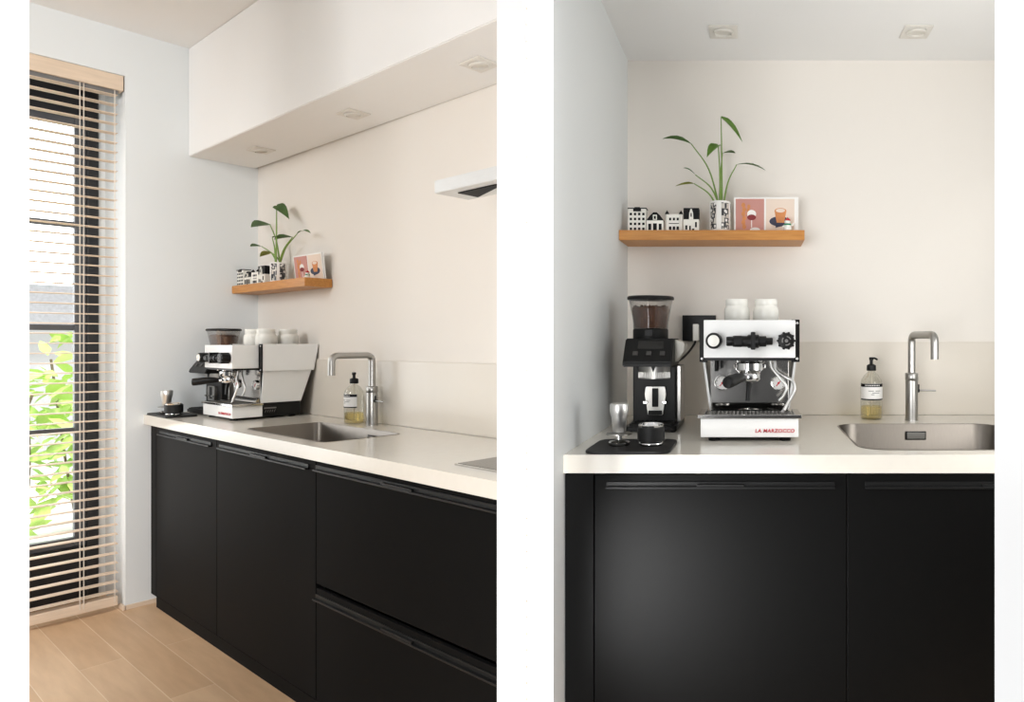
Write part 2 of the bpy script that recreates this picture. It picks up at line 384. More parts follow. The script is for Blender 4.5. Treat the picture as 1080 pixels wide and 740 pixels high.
# window of the left room
wn = struct(LF, 'window_1', M().box(-.40, -.33, -.607, -.566, .0, 2.575, .003).box(-.40, -.33, -1.75, -.607, 2.38, 2.575, .003).box(-.40, -.33, -1.75, -.607, 0, .27, .003), 'anth')
m = M(); m.box(-.385, -.345, -.650, -.607, .27, 2.38, .003); m.box(-.385, -.345, -1.75, -.65, 2.345, 2.38, .003); m.box(-.385, -.345, -1.75, -.65, .27, .315, .003)
for z in (1.855, 1.348, .842): m.box(-.38, -.35, -1.75, -.65, z-.014, z+.014, .002)
struct(LF, 'window_sash', m, 'sash', wn)
struct(LF, 'window_pane', M().box(-.368, -.362, -1.74, -.645, .3, 2.36), 'glass', wn)

# garden behind the window
m = M(); m.box(-9, -.45, -3, 3, -.2, -.06); solo(LF, 'garden_paving', 'pale paving outside behind the slatted window', 'paving', m, 'pave', 0, 0, 0)['kind'] = 'structure'
def leaf_blob(m, c, rad, n, size):
    for _ in range(n):
        while True:
            v = Vector((random.uniform(-1, 1), random.uniform(-1, 1), random.uniform(-1, 1)))
            if v.length < 1: break
        p = Vector(c)+Vector((v.x*rad[0], v.y*rad[1], v.z*rad[2])); s_ = size*random.uniform(.6, 1.3)
        q = Matrix.Translation(p) @ Matrix.Rotation(random.uniform(0, 6.3), 4, 'Z') @ Matrix.Rotation(random.uniform(-1, 1), 4, 'X') @ Matrix.Rotation(random.uniform(-1, 1), 4, 'Y')
        pts = [(-s_, 0, 0), (-.3*s_, -.42*s_, .1*s_), (.5*s_, -.3*s_, .05*s_), (s_, 0, -.15*s_), (.5*s_, .3*s_, .05*s_), (-.3*s_, .42*s_, .1*s_)]
        m.bm.faces.new([m.bm.verts.new(q @ Vector(x)) for x in pts])
for (X, Y, h, n, rad, lab) in ((-2.0, -.62, 1.05, 150, .30, 'sunlit green shrub close behind the window pane'), (-2.5, -.24, 1.28, 190, .30, 'tall yellow-green shrub beside the window frame outside'), (-3.4, -1.15, .8, 140, .55, 'low pale green shrub farther out in the garden')):
    t = thing(LF, 'garden_shrub', lab, 'shrub', X, Y, -.06, 'garden shrubs behind the window')
    m = M(); leaf_blob(m, (0, 0, h*.62), (rad, rad, h*.55), n, .075); part(t, 'foliage', m, 'garden')
    m = M()
    for i in range(4): m.tube(smooth([(0, 0, 0), (random.uniform(-.08, .08), random.uniform(-.08, .08), h*.4), (random.uniform(-.2, .2), random.uniform(-.2, .2), h*.95)]), .008, 6)
    part(t, 'stem', m, 'bark')
t = thing(LF, 'house', 'pale house with grey roof far outside the window', 'house', -8, .5, -.06)
part(t, 'wall', M().box(-1.2, 1.2, -1.8, 1.2, 0, 1.55), 'facade'); part(t, 'roof', M().prism([(-1.95, 1.5), (1.35, 1.5), (1.0, 2.0), (-1.6, 2.0)], -1.3, 1.3, 'x'), 'tiles')
part(t, 'window', M().box(1.2, 1.23, -.9, -.4, .7, 1.25), 'sash')

# ================================================================ BLINDS
def blind(F, label, Y0, Y1, ztop, z0, pitch, xc, cords, valance=True, hw=.023):
    t = thing(F, 'venetian_blind', label, 'blind', xc, Y1, 0)
    L_ = Y0-Y1
    m = M(); n = int((ztop-.05-z0-.05)/pitch)
    for i in range(n):
        z = z0+.065+i*pitch
        q = [(-hw, z-.0016), (-hw*.35, z+.0008), (hw*.35, z+.0008), (hw, z-.0016), (hw, z+.0016), (hw*.35, z+.0040), (-hw*.35, z+.0040), (-hw, z+.0016)]
        m.prism(q, L_, 0, 'y')
    part(t, 'slats', m, 'slat')
    part(t, 'bottom_rail', M().box(-hw+.001, hw+.001, L_, 0, z0, z0+.045, .004), 'slat')
    if valance:
        v = part(t, 'valance', M().box(.026, .040, L_, .016, ztop-.072, ztop, .002).box(-.02, .026, .002, .016, ztop-.072, ztop, .002), 'slat')
        part(t, 'head_rail', M().box(-.03, .022, L_, 0, ztop-.09, ztop-.035, .002), 'grey', 'grey metal head rail')
    for y in cords: part(t, 'cord', M().box(.0235, .0255, y-.0015, y+.0015, z0+.02, ztop-.06), 'cord')
    return t
blind(LF, 'pale wooden venetian blind covering the tall window at the far left', -1.55, -.560, 2.545, .022, .0455, -.052, (-.118, -.131, -.012, -.6))
m = blind(RT, 'blurred wooden blind edge in the bright recess left of the right alcove', -1.20, -1.15, 2.40, .022, .0455, -.079, (), False, .012)

# ================================================================ DOWNLIGHTS
def downlight(F, label, X, Y, Z):
    t = thing(F, 'recessed_downlight', label, 'downlight', X, Y, Z, 'ceiling spotlights over the worktop', scale=(1, 1, 1) if F is RT else (1, .75, 1))
    o = rr(-.0575, .0575, -.0575, .0575, .004, 3)
    m = M(); lps = [[(x, y, -.0005) for x, y in o], [(x, y, -.004) for x, y in o], [(x*.93, y*.93, -.006) for x, y in o]]
    n = len(o); ang = [math.atan2(y, x) for x, y in o]
    lps.append([(.045*math.cos(q), .045*math.sin(q), -.006) for q in ang]); lps.append([(.043*math.cos(q), .043*math.sin(q), -.001) for q in ang])
    m.loops(lps, cap1=False); part(t, 'trim_plate', m, 'trimw')
    m = M().lathe([(.042, -.002), (.042, -.009), (.034, -.011), (.031, -.004)], seg=28, cap=False); m.xf(Matrix.Rotation(math.radians(7), 4, 'X'))
    r = part(t, 'gimbal_ring', m, 'trimw')
    m = M().lathe([(0, -.003), (.022, -.004), (.031, -.005), (.031, -.002), (0, -.001)], seg=24); m.xf(Matrix.Rotation(math.radians(7), 4, 'X')); part(r, 'lamp', m, 'lamp')
for X, l in ((.438, 'spotlight in the soffit nearest the window wall'), (1.355, 'middle spotlight of the three in the slanting soffit'), (2.225, 'spotlight in the soffit above the cooker hood')): downlight(LF, l, X, -.142, SOFF_L)
for X, l in ((.4415, 'square spotlight above the potted plant in the right alcove'), (1.2255, 'square spotlight above the tap in the right alcove')): downlight(RT, l, X, -.285, SOFF_R)

# ================================================================ CABINETS
def carcass(x0, x1, y0, z0, z1, x1b=None):
    m = M(); y1 = -.03; th = .016; xb = x1b if x1b else x1
    m.box(x0, x0+th, y0, y1, z0, z1); m.prism([(x1-th, y0), (x1, y0), (xb, y1), (xb-th, y1)], z0, z1)
    m.prism([(x0+th, y0), (x1-th, y0), (xb-th, y1), (x0+th, y1)], z0, z0+th); m.box(x0+th, xb-th, y1-.008, y1, z0+th, z1)
    return m
def pull(x0, x1, yf, z, nx0, nx1):
    """edge pull: slim lip with a finger notch"""
    m = M(); m.box(x0, x1, yf-.014, yf, z-.003, z+.003, .001); m.box(x0, x1, yf-.004, yf, z-.0035, z+.016, .0008); m.box(nx0, nx1, yf-.012, yf-.002, z-.003, z+.010, .001)
    return m
def base_cabinet(F, label, x0, x1, yf, z0, z1, hx0, hx1, hz, group, x1b=None):
    t = thing(F, 'base_cabinet', label, 'cabinet', (x0+x1)/2, yf, 0, group); o = (x0+x1)/2
    m = carcass(x0, x1, yf+.021, z0, z1, x1b); m.xf(Matrix.Translation((-o, -yf, 0))); part(t, 'carcass', m, 'blackin')
    d = part(t, 'door', M().box(x0+.0018-o, x1-.0018-o, 0, .019, z0, z1-.004, .0012), 'black')
    c = (hx0+hx1)/2-o
    m = pull(hx0-o, hx1-o, 0, hz, c-.07, c+.07); part(d, 'handle', m, 'handle')
    return t
YD = -.447
# left run
m = M().box(0.002, .079, 0, .019, .05, .875, .001).box(.063, .079, .019, .40, .05, .875)
solo(LF, 'filler_panel', 'narrow black filler strip beside the white wall under the mat', 'panel', m, 'black', 0, YD, 0)
base_cabinet(LF, 'black cabinet under the espresso machine, nearest the window', .081, .853, YD, .055, .879, .14, .80, .838, 'black base cabinets of the left run')
base_cabinet(LF, 'black cabinet under the steel sink in the left run', .853, 1.748, YD, .055, .879, .89, 1.70, .838, 'black base cabinets of the left run')
xe = cutX(YD)-.004
t = thing(LF, 'drawer_unit', 'black two-drawer cabinet right of the sink cabinet below the hob', 'cabinet', 1.75, YD, 0)
m = carcass(1.75, xe-.012, YD+.021, .055, .84, cutX(-.03)-.01); m.xf(Matrix.Translation((-1.75, -YD, 0))); part(t, 'carcass', m, 'blackin')
L_ = xe-1.75
for z0, z1 in ((.452, .875), (.055, .437)):
    d = part(t, 'drawer', M().box(.002, L_, 0, .012, z0, z1, .0012), 'black'); part(d, 'handle', pull(.004, L_-.004, 0, z1-.035, .45, .62), 'handle')
m = M().prism([(.0795, -.4462), (cutX(-.4462)-.004, -.4462), (cutX(-.43)-.004, -.43), (.0795, -.43)], 0, .052); solo(LF, 'plinth', 'black recessed plinth along the oak floor', 'plinth', m, 'black', 0, 0, 0)
# right run
YR = -1.022
m = M().box(.002, .086, 0, .019, .05, .867, .001).box(.07, .086, .019, .9, .05, .867)
solo(RT, 'filler_panel', 'narrow black filler strip at the left end of the right run', 'panel', m, 'black', 0, YR, 0)
base_cabinet(RT, 'wide black cabinet below the espresso machine in the right alcove', .088, .8365, YR, .055, .868, .125, .80, .828, 'black base cabinets of the right run')
base_cabinet(RT, 'black cabinet under the sink in the right alcove', .8365, 1.772, YR, .055, .868, .89, 1.72, .828, 'black base cabinets of the right run')
m = M().box(0.002, 1.77, -.96, -.945, 0, .052); solo(RT, 'plinth', 'black recessed plinth under the right run', 'plinth', m, 'black', 0, 0, 0)

# ================================================================ WORKTOPS, SINKS
ZT = .925
SL = (1.05, 1.725, -.412, -.138); SR = (.893, 1.52, -.945, -.325)
def clipR(p): return p
m = M(); m.slab_hole([(.0, -.014), (0, -.474), (cutX(-.474)-.003, -.474), (cutX(-.014)-.003, -.014)], rr(*SL, .032, 8), .879, ZT); 
solo(LF, 'worktop', 'cream stone worktop of the left run with a sink cut-out', 'worktop', m, 'stone', 0, 0, 0)
m = M(); m.slab_hole([(.0, -.014), (0, -1.032), (1.777, -1.032), (1.777, -.014)], rr(*SR, .085, 8), .871, ZT)
solo(RT, 'worktop', 'cream stone worktop of the right alcove with a sink cut-out', 'worktop', m, 'stone', 0, 0, 0)
def sink(F, label, x0, x1, y0, y1, r, depth, ov):
    t = thing(F, 'sink', label, 'sink', 0, 0, ZT)
    def lp(o, z, rr_): return [(x, y, z) for x, y in rr(x0+o, x1-o, y0+o, y1-o, max(rr_, .004), 8)]
    m = M(); m.loops([lp(-.004, .0005, r+.004), lp(-.003, .0014, r+.003), lp(.0015, .0014, r-.0015), lp(.004, -.004, r-.004), lp(.010, -depth+.03, r-.01), lp(.016, -depth+.012, r-.014), lp(.035, -depth, r-.025)])
    part(t, 'bowl', m, 'bowl')
    xo, zo, hw, hh = ov
    yb = y1-.0095; m = M(); m.box(xo-hw, xo+hw, yb-.006, yb+.001, zo-hh, zo+hh, .0008); o = part(t, 'overflow_cover', m, 'brushed')
    m = M()
    for q in ((xo-hw-.004, xo+hw+.004, zo-hh-.004, zo-hh), (xo-hw-.004, xo+hw+.004, zo+hh, zo+hh+.004), (xo-hw-.004, xo-hw, zo-hh, zo+hh), (xo+hw, xo+hw+.004, zo-hh, zo+hh)): m.box(q[0], q[1], yb-.004, yb+.001, q[2], q[3])
    part(t, 'overflow_slot', m, 'ink', 'dark outline of the overflow')
    part(t, 'drain', M().lathe([(0, .004), (.02, .004), (.034, .002), (.036, 0), (0, -.001)], ((x0+x1)/2, (y0+y1)/2, -depth), seg=24), 'steel')
    return t
sink(LF, 'steel sink in the left run beside the espresso machine', *SL, .032, .17, (1.53, -.035, .035, .011))
sink(RT, 'brushed steel sink below the tap in the right alcove', *SR, .085, .19, (1.211, -.045, .036, .0125))

# ================================================================ HOB, HOOD (left run)
c0 = cutX(-.40, -.362)
t = thing(LF, 'induction_hob', 'black glass hob at the right end of the left worktop', 'hob', 0, 0, ZT)
part(t, 'glass_top', M().prism([(2.505, -.400), (cutX(-.4, -.363), -.400), (cutX(-.15, -.363), -.15), (2.40, -.15)][:2]+[(cutX(-.262, -.363), -.262), (2.505, -.262)], .0005, .006, b=.001), 'hob')
part(t, 'edge_trim', M().box(2.5, cutX(-.405, -.363), -.405, -.4005, .0003, .0055), 'steel', 'bright steel edge strip')
t = thing(LF, 'cooker_hood', 'flat brushed steel cooker hood jutting from the wall', 'hood', 0, 0, 1.72)
XH = 2.25; YH = -.318; ZH = .022
part(t, 'body', M().prism([(XH, YH), (cutX(YH), YH), (cutX(-.20), -.20), (XH, -.20)] if cutX(-.20) > XH else [(XH, YH), (cutX(YH), YH), (XH, -.13)], ZH, ZH+.040, b=.0015), 'hoodsteel')
part(t, 'filter_panel', M().prism([(XH+.075, -.285), (cutX(-.285)-.01, -.285), (XH+.075, -.215)], ZH-.003, ZH-.0003), 'blackin', 'dark slot under the hood')

# ================================================================ SHELVES
m = M(); m.prism([(.001, -.119), (.855, -.119), (.855, -.002), (.001, -.002)], 0, .040, b=.0015)
solo(LF, 'floating_shelf', 'oak wall shelf in the corner of the left room', 'shelf', m, 'oak', 0, 0, 1.533)
ZSL = 1.5735
m = M(); m.box(.001, .778, -.205, -.002, 0, .042, .0015)
solo(RT, 'floating_shelf', 'oak wall shelf above the espresso machine in the right alcove', 'shelf', m, 'oak', 0, 0, 1.6785)
ZSR = 1.7207

def mini_house(F, label, X, Y, Z, style, w, h, d, rz=0, sc_=(1, 1, 1)):
    t = thing(F, 'miniature_house', label, 'ornament', X, Y, Z, 'miniature houses on the left shelf' if F is LF else 'miniature houses on the right shelf', rz, sc_)
    x = w/2; m = M()
    def win(x0, x1, z0, z1): m.mi = 1; m.box(x0, x1, -.0012, .001, z0, z1); m.mi = 0
    if style == 0:                                                  # flat cornice, four storeys
        m.box(-x, x, 0, d, 0, h*.93, .001)
        for r in range(4):
            for c in range(4): xx = -x*.72+c*x*.48; win(xx-x*.13, xx+x*.13, h*(.06+.2*r), h*(.16+.2*r))
        part(t, 'facade', m, ['cup', 'ink']); m = M()
        m.box(-x*1.08, x*1.08, -.003, d, h*.93, h*.965, .001); m.box(-x*.45, x*.45, -.004, .004, h*.82, h*.95, .001); m.box(-x*.3, x*.3, 0, d*.6, h*.965, h*.995)
        part(t, 'cornice', m, 'ink', 'black cornice')
    elif style == 1:                                                # low house, gambrel roof with dormer
        m.box(-x, x, 0, d, 0, h*.58, .001); win(-x*.8, -x*.45, h*.08, h*.4); win(x*.45, x*.8, h*.08, h*.4); win(-x*.22, x*.22, 0, h*.42)
        part(t, 'facade', m, ['cup', 'ink']); m = M(); m.prism([(-x*1.05, h*.58), (x*1.05, h*.58), (x*.6, h*.84), (x*.2, h), (-x*.2, h), (-x*.6, h*.84)], .001, d-.001, 'y'); part(t, 'roof', m, 'ink', 'black gambrel roof')
        m = M(); m.box(-x*.24, x*.24, -.004, .006, h*.6, h*.86, .001); m.mi = 1; m.box(-x*.12, x*.12, -.005, 0, h*.64, h*.8); part(t, 'dormer', m, ['cup', 'ink'])
    elif style == 2:                                                # town hall with two corner turrets
        m.box(-x*.9, x*.9, .004, d, 0, h*.8, .001)
        for c in (-.45, 0, .45): m.mi = 1; m.box(x*c-x*.12, x*c+x*.12, .0025, .006, h*.52, h*.64); m.box(x*c-x*.14, x*c+x*.14, .0025, .006, h*.08, h*.24); m.mi = 0
        m.mi = 1; m.box(-x*.6, x*.6, .0028, .006, h*.36, h*.39); part(t, 'facade', m, ['cup', 'ink'])
        for sx in (-1, 1):
            tw = part(t, 'turret', M().cyl((sx*x*.82, .008, 0), x*.2, 0, h*.8, seg=10), 'cup'); part(tw, 'turret_roof', M().lathe([(x*.26, h*.8), (x*.2, h*.88), (0, h)], (sx*x*.82, .008, 0), seg=10), 'ink', 'black pointed roof')
    else:                                                           # black upper storey with white bell gable
        m.box(-x, x, 0, d, 0, h*.52, .001); win(-x*.75, -x*.5, h*.08, h*.26); win(-x*.25, -x*.05, h*.06, h*.24); win(x*.5, x*.72, h*.18, h*.4); win(x*.1, x*.4, 0, h*.12)
        part(t, 'facade', m, ['cup', 'ink']); part(t, 'roof', M().box(-x, x, .001, d, h*.52, h, .001), 'ink', 'black tiled upper storey')
        m = M(); m.prism([(-x*.28, h*.5), (x*.28, h*.5), (x*.24, h*.78), (x*.08, h*.95), (-x*.08, h*.95), (-x*.24, h*.78)], -.004, .002, 'y'); m.mi = 1; m.prism([(-x*.08, h*.62), (x*.08, h*.62), (x*.08, h*.74), (0, h*.8), (-x*.08, h*.74)], -.0052, -.003, 'y'); part(t, 'gable', m, ['cup', 'ink'])
    return t
YS = -.165
for (px0, px1, st, h, l) in ((662.8, 681.2, 0, .104, 'tallest white miniature house with flat black cornice, first from the wall in the right alcove'), (682, 699.6, 1, .082, 'low white miniature house with black gambrel roof in the right alcove'), (701.8, 719.6, 2, .092, 'white miniature town hall with two dark turrets in the right alcove'), (720.8, 737.2, 3, .100, 'miniature house with black top and white gable next to the right plant pot')):
    s_ = (2.999+YS)/FPX; w_ = (px1-px0)*s_; X = ((px0+px1)/2-CX)*s_+.5495
    mini_house(RT, l, X, YS, ZSR, st, w_, h, .045)
for (X, st, w_, h, l) in ((.050, 0, .085, .088, 'white miniature house at the wall end of the left shelf'), (.142, 1, .08, .070, 'low miniature house second from the wall on the left shelf'), (.228, 2, .08, .078, 'white miniature house with turrets third from the wall on the left shelf'), (.316, 3, .08, .088, 'black-topped miniature house beside the left plant pot')):
    mini_house(LF, l, X, -.098, ZSL, st, w_, h, .035)

def leaf_mesh(base, tip, width, droop, roll=0, heart=True):
    base, tip = Vector(base), Vector(tip); ax = tip-base; L_ = ax.length; ax.normalize()
    sd = ax.cross(Vector((0, 0, 1)));
    if sd.length < .15: sd = Vector((1, 0, 0))
    sd.normalize(); sd = Matrix.Rotation(roll, 3, ax) @ sd; up = sd.cross(ax)
    m = M(); prof = ((0, .25), (.04, .72), (.14, .98), (.3, 1), (.5, .86), (.7, .58), (.85, .3), (.95, .1), (1, .01)) if heart else ((0, .1), (.1, .45), (.3, .95), (.5, 1), (.7, .75), (.88, .35), (1, .01))
    g = []
    for t_, wd in prof:
        row = []
        for u in (-1, -.5, 0, .5, 1):
            p = base+ax*(L_*t_)+sd*(u*wd*width/2)+up*(abs(u)*wd*width*.14)+Vector((0, 0, droop*4*t_*(1-t_)))
            if heart and t_ == 0: p -= ax*(abs(u)*L_*.05)
            row.append(m.bm.verts.new(p))
        g.append(row)
    for a, b in zip(g, g[1:]):
        for i in range(4): m.bm.faces.new((a[i], a[i+1], b[i+1], b[i]))
    bmesh.ops.solidify(m.bm, geom=m.bm.faces[:], thickness=.0008)
    return m
def plant(F, label, X, Y, Z, r, h, leaves, stemfoot):
    t = thing(F, 'potted_plant', label, 'plant', X, Y, Z)
    p = part(t, 'pot', M().lathe([(0, 0), (r*.96, 0), (r, .003), (r, h-.002), (r*.97, h), (r*.9, h), (r*.9, h*.82), (0, h*.82)], seg=40), 'white')
    # printed black-and-white bands that wrap the pot, leaving a white stripe in front
    m = M(); n = 40; z0, z1 = h*.08, h*.93; ro = r+.0005
    for a0, a1 in ((-2.55, -1.87), (-1.40, -.55), (-.2, .6), (1.0, 1.8), (2.2, 3.0)):
        pr = [(math.cos(a0+(a1-a0)*i/8), math.sin(a0+(a1-a0)*i/8)) for i in range(9)]
        m.prism([(c*ro, s_*ro) for c, s_ in pr]+[(c*(ro-.0012), s_*(ro-.0012)) for c, s_ in pr[::-1]], z0, z1)
    part(p, 'printed_band', m, 'potpat', 'black and white pattern')
    for i, (b, tp, wd, dr, ro_, mt, hb) in enumerate(leaves):
        f = Vector((random.uniform(-1, 1)*r*.35, random.uniform(-1, 1)*r*.35, h*.82)); b = Vector(b)
        mid = (f+b)/2+Vector((-(b.x-f.x)*.12, 0, (b.z-f.z)*.10))
        s_ = part(t, 'stem', M().tube(smooth([f, mid, b], 6), [.0042-.0022*q/12 for q in range(13)], 8), 'stem')
        part(t, 'leaf', leaf_mesh(b, tp, wd, dr, ro_, hb), mt)
    return t
sP = (2.999-.13)/FPX; XP = (759.3-CX)*sP+.5495
def R3(px, py, dy=0): return ((px-759.3)*sP*(2.869+dy)/2.869+(759.3-CX)/FPX*dy, dy, CAMZ+(CY-py)*(2.869+dy)/FPX-ZSR)
plant(RT, 'green leafy plant in black and white pot on the right shelf', XP, -.13, ZSR, .0455, .131, [
    (R3(760.5, 124, -.02), R3(783, 150, -.03), .056, .012, .5, 'leaf', True),
    (R3(729, 151.5, 0), R3(698.5, 146.5, .02), .018, .016, .9, 'leafd', False),
    (R3(757.5, 153, -.01), R3(745.5, 166, -.05), .050, .012, -.5, 'leaf', True),
    (R3(762, 161.5, .02), R3(775.5, 161.5, .06), .045, .002, 0, 'leafd', False),
    (R3(777, 173.5, -.02), R3(808, 180, -.05), .038, .012, .3, 'leafd', False),
    (R3(733.5, 184.3, .02), R3(720.5, 177, .04), .022, .006, .2, 'leafd', False),
    (R3(732, 193.5, -.03), R3(712, 196.5, -.06), .026, .004, .2, 'leafy', False)], 0)
plant(LF, 'green leafy plant in black and white pot on the left shelf', .438, -.068, ZSL, .034, .098, [
    ((-.02, 0, .384), (.135, -.004, .300), .050, .014, .7, 'leafd', True),
    ((-.10, 0, .300), (-.325, -.004, .306), .060, .008, .3, 'leafd', False),
    ((-.07, 0, .228), (-.01, 0, .232), .016, .002, .2, 'leafd', False),
    ((.16, 0, .212), (-.04, -.004, .216), .038, .008, .3, 'leafd', False),
    ((.20, .004, .224), (.345, .004, .214), .024, .014, .4, 'leafd', False),
    ((-.20, 0, .196), (-.335, -.004, .206), .036, .004, .3, 'leafd', False),
    ((-.08, -.004, .158), (-.20, -.008, .142), .034, .004, .3, 'leafy', False)], 0)

def postcard(F, label, X, Y, Z, w, h, rz, lean):
    t = thing(F, 'illustrated_card', label, 'card', X, Y, Z, None, rz)
    R_ = Matrix.Rotation(-lean, 4, 'X')
    def P(name, m, mats, lab=None): m.xf(R_); return part(t, name, m, mats, lab)
    P('card', M().box(-w/2, w/2, 0, .002, 0, h), 'white')
    b = .007; c = 0
    m = M(); m.box(-w/2+b, -.004, -.0006, .0002, b*.3, h-b); x0 = -w/2+b; ww = w/2-b-.004
    def disc(cx, cz, rx, rz_, y, n=20): m.prism([(cx+rx*math.cos(2*PI*i/n), cz+rz_*math.sin(2*PI*i/n)) for i in range(n)], y, y+.0006, 'y')
    m.mi = 1
    for k in range(6): disc(x0+ww*(.27+.03*(k % 2)), h*(.78-.12*k), ww*.07, h*.07, -.0011)
    for k in range(3): disc(x0+ww*(.46-.02*k), h*(.74-.10*k), ww*.055, h*.06, -.0011)
    m.mi = 2; disc(x0+ww*.56, h*.53, ww*.16, h*.12, -.0012); m.mi = 3; disc(x0+ww*.56, h*.44, ww*.155, h*.08, -.0018)
    m.mi = 2; m.box(x0+ww*.545, x0+ww*.575, -.0012, -.0004, h*.16, h*.42); disc(x0+ww*.68, h*.09, ww*.18, h*.07, -.0012)
    P('pink_print', m, ['pink', 'bread', 'white', 'wine'], 'pink picture of twisted bread and a glass of red wine')
    m = M(); m.box(.004, w/2-b, -.0006, .0002, b*.3, h-b); x0 = .004
    m.mi = 1; disc(x0+ww*.48, h*.33, ww*.36, h*.14, -.0010); m.mi = 2; m.prism([(x0+ww*.30, h*.62), (x0+ww*.72, h*.62), (x0+ww*.64, h*.29), (x0+ww*.38, h*.29)], -.0016, -.001, 'y')
    disc(x0+ww*.51, h*.62, ww*.21, h*.08, -.0018); m.mi = 3; disc(x0+ww*.51, h*.63, ww*.16, h*.055, -.0024)
    m.mi = 1; m.prism([(x0+ww*.34, h*.20), (x0+ww*.72, h*.27), (x0+ww*.72, h*.22), (x0+ww*.34, h*.15)], -.0016, -.001, 'y')
    P('peach_print', m, ['beige', 'navy', 'bread', 'beige'], 'peach picture of a coffee glass on a slate saucer')
    P('rear_flap', M().box(-w/2+.012, w/2+.010, .0035, .005, 0, h*1.0), 'white')
    return t
s_ = (2.999-.12)/FPX
postcard(RT, 'wide card with pink and peach food pictures on the right shelf', (806.8-CX)*s_+.5495, -.12, ZSR, 65*s_, .152, 0, -.14)
postcard(LF, 'card with pink and peach food pictures at the end of the left shelf', .698, -.034, ZSL, .285, .125, .02, -.10)

def ornament(F, label, X, Y, Z, s):
    t = thing(F, 'winter_ornament', label, 'ornament', X, Y, Z, scale=(s, s, s))
    part(t, 'body', M().lathe([(0, 0), (.016, 0), (.02, .008), (.018, .022), (.012, .03), (0, .032)], seg=18), 'cup')
    part(t, 'scarf', M().lathe([(.011, .024), (.0165, .026), (.0165, .032), (.011, .034)], seg=18), 'green', 'green scarf')
    part(t, 'head', M().lathe([(0, .028), (.010, .031), (.0145, .041), (.011, .050), (0, .054)], seg=18), 'cup')
    part(t, 'cap', M().lathe([(.0125, .046), (.0135, .050), (.006, .058), (0, .064)], (.001, 0, 0), seg=18), 'red', 'red cap')
    m = M(); m.tube(smooth([(.014, 0, .024), (.024, -.004, .028), (.028, -.006, .036)]), .004, 8); m.tube(smooth([(-.014, 0, .024), (-.021, -.006, .02), (-.022, -.010, .016)]), .004, 8); part(t, 'arms', m, 'cup')
s_ = (2.999-.175)/FPX
ornament(RT, 'tiny white winter figure with red cap before the card, right shelf', (830.5-CX)*s_+.5495, -.175, ZSR, .93)
ornament(LF, 'tiny winter figure before the card on the left shelf', .775, -.075, ZSL, .62)

